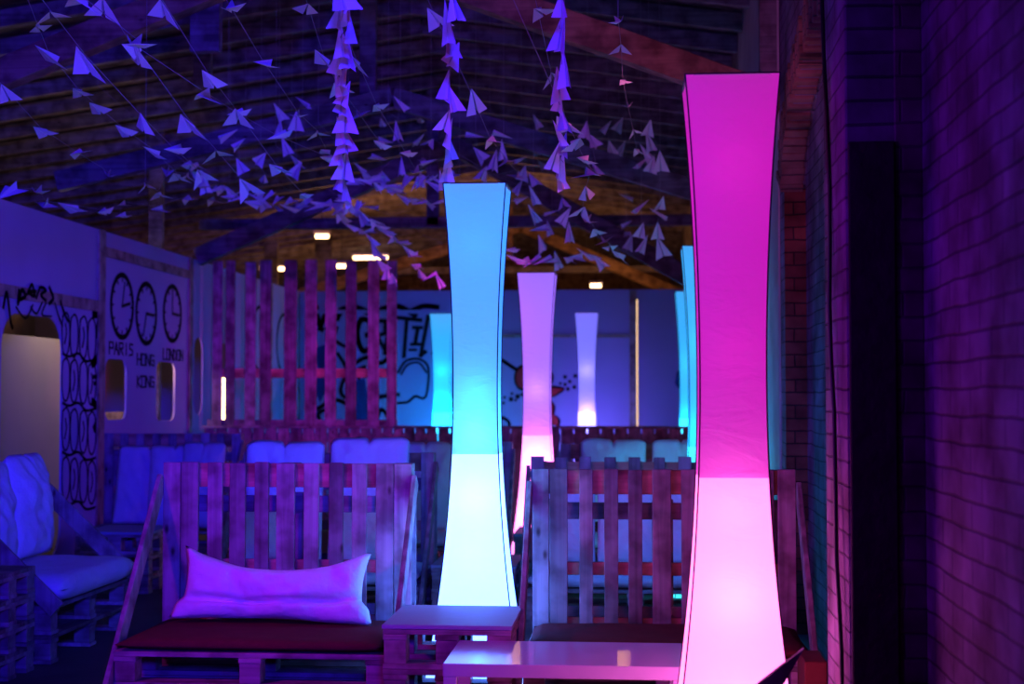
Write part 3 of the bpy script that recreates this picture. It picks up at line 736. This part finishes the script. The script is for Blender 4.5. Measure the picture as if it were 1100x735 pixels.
# bench along the left wall, facing right: built like the others, turned
def side_bench():
    Xb = -3.78; y0, y1 = 7.62, 8.84
    o = thing('pallet_bench', (Xb + .33, (y0 + y1) / 2, 0), 'pallet bench at the left edge, turned to face right, with white cushions', 'bench', 'pallet benches')
    m = MB(); W = y1 - y0
    for a, b_ in SL_M: m.bx((Xb - .022, y0 + a * W, .29), (Xb, y0 + b_ * W, 1.02), .002)
    m.build('backrest_slats', W_V, o)
    for a, b_ in ((.90, 1.015), (.6, .66), (.34, .4)): MB().bx((Xb - .045, y0, a), (Xb - .0225, y1, b_), .002).build('crossboard', W_REDLIT, o)
    for yy in (y0 - .014, y1 + .014): MB().beam((Xb - .02, yy, .98), (Xb + .70, yy, .30), .1, .024, NYv, .003).build('brace', W_V, o)
    for z in (.005, .162):
        md, mb_ = MB(), []
        for xx in (Xb, Xb + .15, Xb + .3, Xb + .45, Xb + .56): md.bx((xx + .003, y0, z + .133), (xx + .103, y1, z + .155), .002)
        for yy in (y0, (y0 + y1) / 2 - .05, y1 - .1):
            md.bx((Xb + .003, yy, z + .111), (Xb + .663, yy + .1, z + .1325), .002); md.bx((Xb + .003, yy, z), (Xb + .663, yy + .1, z + .022), .002)
            for xx in (Xb + .007, Xb + .28, Xb + .565): mb_.append(((xx, yy + .004, z + .0225), (xx + .092, yy + .096, z + .1105)))
        finish_pallet(md, mb_, 'seat_pallet', o, W_Y)
    cushion(Xb + .03, Xb + .72, y0 + .02, y1 - .02, .319, .16, CLOTH_W, 'thick white seat cushion on the bench at the left edge', seed=6)
    for cy_, lab, sd, h_ in ((8.47, 'tall white back pillow on the left edge bench, farther of the two', 41, .62), (7.93, 'tall white back pillow on the left edge bench, nearer of the two', 42, .60)):
        pillow(Xb + .20, cy_, .485, .52, h_, .2, .12, CLOTH_W, lab, sd, face=math.pi / 2)
side_bench()

# pallet tables
def pallet_table(x0, x1, ya, yb, h, n, label, top=True, tname='top_board'):
    o = thing('pallet_table', ((x0 + x1) / 2, (ya + yb) / 2, 0), label, 'table', 'pallet tables')
    hh = (h - (.018 if top else 0)) / n
    for k in range(n):
        md, mb_ = MB(), []; pallet(md, mb_, x0, x1, ya, yb, k * hh + .0005, hh - .001, 6)
        finish_pallet(md, mb_, 'pallet', o)
    if top: MB().bx((x0 - .004, ya - .004, h - .0175), (x1 + .004, yb + .004, h), .002).build(tname, PLY, o)
    return o
pa = atH(406, 671, .51); pb = atH(558, 671, .51)
t1 = pallet_table(pa.x + .02, pb.x - .03, pa.y, 6.50, .51, 3, 'low table of stacked pallets with a pale top in front of the central cyan lamp')
pa = atH(449, 607, .45); pb = atH(566, 607, .45)
pallet_table(-1.19, -.69, pa.y, pa.y + .6, .45, 3, 'stacked pallet table behind the foot of the central cyan lamp')
pa = atH(528, 575, .45); pb = atH(598, 575, .45)
pallet_table(at(553, 570, 10.6).x, at(605, 570, 10.6).x - .10, 10.5, 11.1, .45, 3, 'far stacked pallet table before the foot of the violet lamp')
pallet_table(at(86, 570, 10.4).x, at(160, 570, 10.4).x, 10.4, 11.0, .45, 3, 'dim stacked pallet table before the bench with grey pillows')
pallet_table(at(-60, 620, 7.5).x, at(38, 620, 7.5).x, 6.95, 7.5, .55, 4, 'dim pile of pallets at the left edge in front of the white cushioned bench', top=False)

# glossy white coffee table
pfl = atH(475.5, 713, .45); pfr = atH(738, 717, .45); pbl = atH(500, 687.5, .45)
dx = (pfr - pfl).normalized(); dy = Vector((-dx.y, dx.x, 0)); W = (pfr - pfl).length; Dp = .52
o = thing('coffee_table', (*(pfl + dx * W / 2 + dy * Dp / 2).xy, 0), 'low glossy white rectangular coffee table in the foreground', 'table')
rot = Matrix((dx, dy, Vector((0, 0, 1)))).transposed(); cc = pfl + dx * W / 2 + dy * Dp / 2
MB().box((cc.x, cc.y, .425), (W, Dp, .05), rot, .003).build('tabletop', WHITE_GLOSS, o)
for sx_, sy_ in ((-1, -1), (1, -1), (1, 1), (-1, 1)):
    q = cc + dx * sx_ * (W / 2 - .027) + dy * sy_ * (Dp / 2 - .027)
    MB().box((q.x, q.y, .2), (.05, .05, .4), rot, .002).build('leg', WHITE_GLOSS, o)
q = cc
MB().box((q.x, q.y, .13), (W - .1, Dp - .1, .012), rot, .002).build('lower_shelf', WHITE_GLOSS, o)

# back fence of pallets (the far row of backrests) and the tall screen on it
YL = 15.3
def pallet_panel(x0, x1, label):
    o = thing('upright_pallet', ((x0 + x1) / 2, YL, 0), label, 'pallet', 'upright pallets across the room')
    m = MB(); n = 10; w = (x1 - x0) / n
    for k in range(n): m.bx((x0 + k * w + .005, YL, .02), (x0 + (k + 1) * w - .012, YL + .022, 1.10), .002)
    m.build('slats', W_V, o)
    for a, b_ in ((.95, 1.05), (.5, .6), (.06, .16)): MB().bx((x0, YL + .0225, a), (x1, YL + .045, b_), .002).build('crossboard', W_X, o)
    MB().bx((x0, YL - .06, 1.101), (x1, YL + .12, 1.127), .002).build('cap_board', W_X, o)
    return o
e = [at(218, 465, YL).x, at(352, 465, YL).x, at(470, 465, YL).x, at(602, 465, YL).x, at(748, 465, YL).x]
for i, lab in enumerate(('upright pallet panel below the left half of the slatted screen', 'upright pallet panel below the right end of the slatted screen', 'upright pallet panel behind the cyan and violet lamps', 'upright pallet panel before the periwinkle lamp at the right')):
    pallet_panel(e[i] + .003, e[i + 1] - .003, lab)
o = thing('slatted_screen', (at(327, 455, YL).x, YL, 1.128), 'tall purple lit screen of upright slats standing on the pallet panels', 'screen')
m = MB()
for a, b_ in ((228, 238.5), (242, 252), (263, 274.5), (279, 291), (305, 318.5), (327.5, 340), (349, 361), (371, 382.5), (395, 407), (415.5, 426)):
    x0 = at(a, 370, YL).x; x1 = at(b_, 370, YL).x
    m.bx((x0, YL, 1.128), (x1, YL + .022, at(300, 280, YL).z + random.uniform(-.015, .01)), .002)
m.build('slats', W_V, o)
for y0, y1 in ((396, 406),): MB().bx((at(228, 400, YL).x, YL + .0225, at(300, y1, YL).z), (at(424, 400, YL).x, YL + .045, at(300, y0, YL).z), .002).build('crossboard', W_REDLIT, o)
MB().bx((at(222, 400, YL).x, YL + .0225, 1.129), (at(426, 400, YL).x, YL + .06, 1.19), .002).build('bottom_rail', W_X, o)

# leaning plank and block in the right corner
pq = at(800, 765, 4.55); pt = at(862, 700, 4.62)
pz = lambda x, y: (at(x, y, 4.6).x, at(x, y, 4.6).z)
fl = lambda x: (at(x, 910, 4.6).x, .002)
o = tag(MB().prism([pz(864, 697), pz(842, 735), fl(712), fl(664), pz(815, 735)], [], lambda a, b: Vector((a, 4.6, b)), Vector((0, .026, 0))).build('plank', W_V), 'dark plank slanting across the foot of the magenta lamp', 'plank')
tag(MB().bx((at(861, 700, 5.7).x, 5.6, .0), (at(885, 700, 5.7).x, 5.85, at(870, 706, 5.7).z), .004).build('timber_post_stub', REDDK), 'short dark red timber stub between the magenta lamp and the brick pilaster', 'timber')

# ================================================================ PAPER PLANES
def plane_mesh(L, span, keel, dih, gap):
    b_ = bmesh.new(); T = .0005
    nose = b_.verts.new((0, L / 2, 0)); K = b_.verts.new((0, -L / 2, keel))
    for s in (-1, 1):
        n2 = b_.verts.new((s * .001, L / 2 - .004, 0)); K2 = b_.verts.new((s * .001, -L / 2, keel)); J = b_.verts.new((s * gap, -L / 2, 0))
        Wt = b_.verts.new((s * span, -L / 2 - .012, dih)); Wm = b_.verts.new((s * span * .5, -.03 * L, dih * .35))
        b_.faces.new((n2, K2, J)); b_.faces.new((n2, J, Wt)); b_.faces.new((n2, Wt, Wm))
    b_.verts.remove(nose); b_.verts.remove(K)
    me = D.meshes.new('paper_plane'); b_.to_mesh(me); b_.free(); me.materials.append(PAPER); return me
PM = [plane_mesh(.20, .062, .040, .0, .006), plane_mesh(.19, .075, .035, -.014, .009), plane_mesh(.21, .055, .045, .018, .007), plane_mesh(.17, .070, .045, -.025, .012), plane_mesh(.20, .05, .05, .03, .01)]
ORD = ['first', 'second', 'third', 'fourth', 'fifth', 'sixth', 'seventh', 'eighth', 'ninth', 'tenth', 'eleventh', 'twelfth', 'thirteenth', 'fourteenth', 'fifteenth', 'sixteenth', 'seventeenth', 'eighteenth', 'nineteenth', 'twentieth', 'twenty-first', 'twenty-second']
nplanes = 0
def string_of_planes(where, pts, Y0, Y1, ext_top=True, mode='dive', scale=1.0, resample=None, jit=.25, order='from its upper end'):
    """pts are pixels from the upper end; distance runs Y0..Y1"""
    global nplanes
    if resample:
        sm = smooth([tuple(p) for p in pts], 20); seg = [0]
        for i in range(1, len(sm)): seg.append(seg[-1] + math.dist(sm[i], sm[i - 1]))
        out = []
        for k in range(resample):
            s_ = seg[-1] * (k / (resample - 1)); i = max(j for j in range(len(seg)) if seg[j] <= s_ + 1e-6); i = min(i, len(sm) - 2)
            f_ = (s_ - seg[i]) / max(1e-6, seg[i + 1] - seg[i]); out.append((sm[i][0] + (sm[i + 1][0] - sm[i][0]) * f_ + random.uniform(-2, 2), sm[i][1] + (sm[i + 1][1] - sm[i][1]) * f_ + random.uniform(-1.5, 1.5)))
        pts = out
    n = len(pts)
    P = []
    for i, (x, y) in enumerate(pts):
        t = i / max(1, n - 1)
        P.append(at(x, y, Y0 + (Y1 - Y0) * t))
    line = list(P)
    if ext_top:
        d = (P[0] - P[1]) if mode != 'drop' else Vector((0, 0, 1))
        if mode == 'drop' or abs(d.z) < 1e-3 or d.z < 0: top = Vector((P[0].x, P[0].y, roof_h(P[0].x) - .1))
        else:
            s_ = (roof_h(P[0].x) - .1 - P[0].z) / d.z; s_ = min(s_, 8); top = P[0] + d * s_
            if top.x > XR - .05 or top.x < -8: top = Vector((P[0].x, P[0].y, roof_h(P[0].x) - .1))
            if top.z < roof_h(top.x) - .3: line = [top] + line; top = Vector((top.x, top.y, roof_h(top.x) - .1))
        line = [top] + line
    tag(MB().tube([p + Vector((0, 0, .002)) for p in line], .0016 if Y0 < 8 else .0013, 4).build('string', STRING), 'thin string %s' % where, 'string', 'strings of paper planes')
    for i, p in enumerate(P):
        if nplanes >= 298: return
        d = (P[max(i - 1, 0)] - P[min(i + 1, n - 1)]).normalized() if n > 1 else Vector((0, 0, 1))
        if mode == 'drop': d = Vector((random.uniform(-.6, .6), random.uniform(-.6, .6), random.choice((.2, 1.2, 1.6)))).normalized()
        d = (d + Vector([random.uniform(-jit, jit) for _ in range(3)])).normalized()
        up = Vector((random.uniform(-.5, .5), random.uniform(-.5, .3), 1))
        if mode == 'column':
            d = Vector((random.uniform(-.45, .45), random.uniform(-.7, .4), 1)).normalized(); up = Vector((random.uniform(-1.6, 1.6), random.choice((1, 1, -1)), .1))
        elif abs(d.z) > .75: up = Vector((random.uniform(-.6, .6), 1 if random.random() < .7 else -.6, .2))
        xax = d.cross(up).normalized(); up2 = xax.cross(d)
        me = random.choice(PM)
        o = D.objects.new('paper_plane', me); C.objects.link(o)
        s_ = scale * random.uniform(.88, 1.12) * (random.uniform(.6, .85) if mode == 'column' else 1)
        M = Matrix((xax, d, up2)).transposed().to_4x4()
        M = Matrix.Translation(p - up2 * .022 * s_) @ M @ Matrix.Diagonal((s_, s_, s_, 1))
        o.matrix_world = M
        tag(o, 'white paper plane, %s down the string %s' % (ORD[i], where), 'paper plane', 'paper planes on strings')
        nplanes += 1
S = string_of_planes
S('crossing the upper left corner', [(40, 26), (51, 54), (83, 95), (102, 112), (131, 137), (163, 160), (190, 186)], 6.4, 8.6)
S('from the top left edge biggest plane uppermost', [(53, 10), (92, 60), (155, 128), (185, 158), (214, 184)], 5.4, 8.0, scale=1.05)
S('through the twin planes at the upper left', [(85, -6), (146, 42), (150, 56), (202, 128), (231, 160), (262, 196)], 5.2, 8, scale=1.1)
S('from the upper left towards the middle', [(112, 2), (140, 46), (218, 98), (252, 120), (296, 145), (350, 168)], 5.6, 8.8)
S('starting left of the hanging timber at the top', [(177, 5), (224, 80), (255, 120), (296, 177), (325, 208)], 5.8, 8.6)
S('starting right of the hanging timber at the top', [(246, 5), (282, 65), (320, 121), (340, 140), (350, 160)], 5.7, 9)
S('just left of the leftmost dense column of planes', [(330, 4), (347, 58), (362, 90), (384, 120), (407, 152)], 5.9, 9)
S('just right of the leftmost dense column of planes', [(382, 62), (404, 112), (435, 163), (446, 182)], 7, 9.5)
S('low on the far left below the diagonal ones', [(5, 95), (43, 137), (80, 162), (118, 186)], 6.6, 9)
S('sagging level above the left wall', [(7, 204), (41, 203), (49, 217), (73, 219), (109, 226), (129, 230), (131, 217), (168, 222), (199, 212), (226, 213)], 8, 12.2, False, scale=1.1)
S('second of the level ones above the left wall', [(156, 197), (170, 206), (180, 184), (201, 187), (209, 175), (218, 197), (236, 200)], 9, 11.5)
S('forming the dense column left of the cyan lamp', [(364, -6), (373, 6), (366, 18), (372, 30), (365, 42), (371, 54), (366, 66), (373, 76), (367, 88), (372, 100), (366, 112), (371, 125), (367, 138), (372, 151), (367, 164), (371, 177), (368, 190), (373, 202), (369, 212)], 5.0, 8.0, mode='column')
S('forming the column above the cyan lamp', [(488, 4), (484, 22), (480, 46), (486, 58), (482, 90), (484, 106), (480, 128), (484, 142), (480, 156), (483, 170), (479, 182), (476, 192)], 5.2, 8, mode='column')
S('just right of the column above the cyan lamp', [(466, 14), (508, 105), (526, 148), (543, 170), (556, 186)], 6.6, 9.5)
S('falling before the big brown beam', [(606, 4), (601, 33), (604, 72), (598, 88), (603, 108), (607, 126), (601, 142), (604, 154), (598, 166), (606, 176), (601, 190)], 5.2, 8, mode='column')
S('short, left end of the big brown beam', [(577, 8), (592, 78), (606, 128)], 6, 7.5)
S("thin and sparse before the brown beam's right end", [(664, 20), (667, 48), (669, 85), (674, 112), (680, 139), (684, 160)], 6.2, 9.5, scale=.7)
S('curving down below the big brown beam', [(618, 150), (626, 168), (635, 182), (629, 204), (626, 223), (632, 234), (639, 246), (648, 256), (655, 263), (665, 271)], 7, 10.5, scale=1.1)
# hanging drops farther away
drops = [('hanging leftmost above the violet lamp', [(573, 190), (573, 208), (573, 229), (577, 244)]),
 ('hanging just right above the violet lamp', [(604, 215), (607, 232), (611, 249)]), ('hanging straight above the violet lamp', [(593, 227), (589, 244), (583, 260)]),
 ('hanging short below the middle truss', [(672, 210), (673, 239), (674, 249), (676, 260)]), ('hanging nearest the magenta lamp', [(709, 172), (709, 216), (707, 228), (707, 247), (709, 264)]),
 ('hanging second from the magenta lamp', [(689, 220), (689, 247), (692, 262)]), ('hanging dimly behind the sparse string', [(631, 138), (636, 152), (640, 178)]),
 ('hanging dimly right of the sparse string', [(652, 136), (655, 157), (654, 175)]), ('hanging under the brown beam before the dark roof', [(665, 133), (668, 158), (660, 178)]),
 ('hanging bushy, left of the magenta lamp top', [(697, 136), (697, 150), (694, 162), (690, 173), (700, 176)]), ('hanging right of the cyan lamp top', [(511, 144), (513, 165), (520, 184)]),
 ('hanging between the cyan lamp and the brown beam', [(541, 144), (538, 160), (531, 172)]), ('hanging in the gap over the violet lamp', [(560, 170), (562, 186), (558, 200), (560, 212)]),
 ('hanging dimly below the big brown beam', [(575, 130), (575, 160), (583, 175)]), ('hanging dim and blue left of the dense column', [(325, 108), (318, 130), (318, 170), (320, 182)]),
 ('hanging dim and blue over the slatted screen', [(300, 118), (300, 138), (306, 156)]), ('hanging dim in a pair left of the middle', [(245, 142), (256, 152), (258, 178)]),
 ('hanging beside the dense column at its lower right', [(410, 130), (415, 150), (408, 168), (412, 190)]), ('hanging between the two dense columns', [(452, 128), (450, 148), (455, 170), (452, 192)]),
 ('hanging left of the cyan lamp top', [(463, 150), (461, 172), (465, 196)]), ('hanging dimly right of the upper left diagonals', [(280, 170), (284, 190), (280, 206)]), ('hanging faint in the middle over the truss', [(430, 110), (426, 140), (432, 178)])]
for i, (w, pts) in enumerate(drops):
    Yd = (11.3, 10.5, 12.8, 13.4, 11.0)[i % 5]
    S(w, pts, Yd, Yd + .05, True, 'drop', .8, jit=.5)
# far, sagging swags
sw = [('swagging lowest over the violet lamp', [(545, 268), (560, 280), (586, 279), (612, 276), (630, 272), (645, 280)], 12, 11.6, 12.2),
 ('swagging left of the dense column, upper one', [(200, 175), (212, 188), (232, 205), (262, 214), (300, 214), (335, 222), (362, 228)], 14, 11, 12),
 ('swagging left of the dense column, lower one', [(245, 205), (270, 208), (300, 222), (345, 218), (380, 226), (398, 240)], 13, 12.3, 12.6),
 ('falling from the dense column towards the cyan lamp', [(366, 214), (385, 226), (400, 236), (420, 250), (440, 270), (452, 290), (470, 300)], 15, 11, 13),
 ('falling steeply below the dense column', [(372, 212), (362, 226), (372, 238), (395, 250), (402, 262), (412, 284), (424, 296)], 13, 12, 13),
 ('level between dense column and cyan lamp, upper one', [(372, 196), (392, 192), (412, 198), (436, 200), (456, 194), (478, 190)], 13, 11, 11.5),
 ('level between dense column and cyan lamp, lower one', [(385, 178), (400, 188), (425, 204), (440, 212), (452, 218), (470, 216)], 11, 12, 12.4),
 ('dipping between the columns, lowest', [(398, 222), (420, 232), (432, 228), (446, 246), (456, 252), (474, 262)], 11, 13, 13.2),
 ('level right of the cyan lamp top, upper one', [(498, 170), (520, 184), (540, 188), (560, 180), (590, 176), (618, 170)], 13, 10.6, 11.6),
 ('level right of the cyan lamp top, lower one', [(548, 196), (560, 198), (578, 196), (592, 190), (612, 194), (628, 190)], 9, 11.8, 12),
 ('drooping right of the cyan lamp at mid height', [(546, 258), (550, 268), (553, 278), (562, 284)], 6, 12.8, 13),
 ('bunched low just below the dense column', [(330, 222), (348, 232), (352, 240), (372, 238), (390, 236)], 8, 13.2, 13.6)]
for w, pts, n, Y0, Y1 in sw: S(w, pts, Y0, Y1, True, 'swag', .85, n, .7)

# ================================================================ LIGHTS
def area(name, loc, target, size, col, power, spread=180):
    ld = D.lights.new(name, 'AREA'); ld.shape = 'DISK'; ld.size = size; ld.color = col; ld.energy = power; ld.spread = R(spread)
    o = D.objects.new(name, ld); C.objects.link(o); o.location = loc
    o.rotation_euler = (Vector(target) - Vector(loc)).to_track_quat('-Z', 'Y').to_euler(); return o
area('blue_floodlight', (.6, -1.5, 2.6), (-4.6, 13, 1.9), .8, (.022, .006, 1), 74, 37)
area('violet_floodlight', (-2.6, 1.2, 1.2), (-1.8, 8.0, 3.9), .5, (.14, .06, 1), 11, 70)
area('violet_side_light', (-3.1, 4.6, 1.9), (-.6, 6.6, .9), .2, (.85, .01, 1), 8.5, 84)
area('purple_side_light', (-1.9, 3.75, 2.2), (1.0, 4.2, 1.7), .35, (.22, .0, 1), 15, 125)
area('magenta_screen_fill', (.62, 9.2, 2.2), (-3.4, 15.3, 1.75), .15, (1, .0, .5), 3.2, 24)  # added light hidden behind the magenta lamp, reddens the slatted screen
area('blue_cushion_fill', (.5, 7.35, 2.2), (-.1, 9.0, .7), .15, (.02, .14, 1), 7, 100)  # added light behind the magenta lamp, turns second row cushions blue
area('violet_roof_fill', (-1.2, 2.6, 2.75), (-1.6, 10, 4.6), .5, (.13, .06, 1), 7, 110)  # added light above the view, brightens roof and paper planes
area('magenta_beam_fill', (.5, 7.2, 2.7), (-.4, 9.3, 3.8), .2, (1, .15, .35), 5, 130)  # added light hidden by the magenta lamp, brightens the brown beam
# hall beyond: warm lamps
for x, Yw, z, p in ((-3.5, 24, 2.7, 30), (-1.0, 24.5, 2.8, 14), (-5.8, 27, 3.0, 45), (-4.9, 22.6, 4.1, 30), (-3.4, 22.0, 4.15, 22), (-1.7, 22.4, 4.15, 28), (-.2, 25, 3.9, 9)):
    ld = D.lights.new('warm_hall_light', 'POINT'); ld.energy = p; ld.color = (1, .42, .12); ld.shadow_soft_size = .03
    o = D.objects.new('warm_hall_light', ld); C.objects.link(o); o.location = (x, Yw, z)
ld = D.lights.new('warm_side_light', 'POINT'); ld.energy = 12; ld.color = (1, .76, .55); ld.shadow_soft_size = .2
o = D.objects.new('warm_side_light', ld); C.objects.link(o); o.location = (-5.12, 13.2, 2.55)
ld = D.lights.new('warm_side_light', 'POINT'); ld.energy = 16; ld.color = (1, .6, .25); ld.shadow_soft_size = .1
o = D.objects.new('warm_side_light', ld); C.objects.link(o); o.location = (-5.02, 14.88, 1.9)
pg = atX(241, 430, -5.3)
t_ = thing('glow_tube', pg, 'bright warm upright glowing tube glimpsed through the opening behind the slatted screen', 'glowing tube')  # glowing tube put in for the narrow warm strip in the opening
MB().tube([(pg.x, pg.y, atX(241, 404, -5.3).z), (pg.x, pg.y, atX(241, 455, -5.3).z)], .03, 8).build('tube', TUBE, t_)
MB().bx((pg.x - .08, pg.y - .03, 0), (pg.x - .035, pg.y + .03, 2.2), .004).build('mounting_post', DARKT, t_)

w = D.worlds.new('world'); sc.world = w; w.use_nodes = True
w.node_tree.nodes['Background'].inputs[0].default_value = (.02, .01, .2, 1); w.node_tree.nodes['Background'].inputs[1].default_value = .02

sc.view_settings.view_transform = 'Standard'; sc.view_settings.look = 'None'; sc.view_settings.exposure = 0; sc.view_settings.gamma = 1
sc.view_settings.use_curve_mapping = False
sc.cycles.use_denoising = True
try: sc.cycles.denoiser = 'OPENIMAGEDENOISE'
except Exception: pass
sc.cycles.max_bounces = 6; sc.cycles.diffuse_bounces = 3; sc.cycles.transparent_max_bounces = 16
sc.cycles.sample_clamp_indirect = 4; sc.cycles.caustics_reflective = False; sc.cycles.caustics_refractive = False
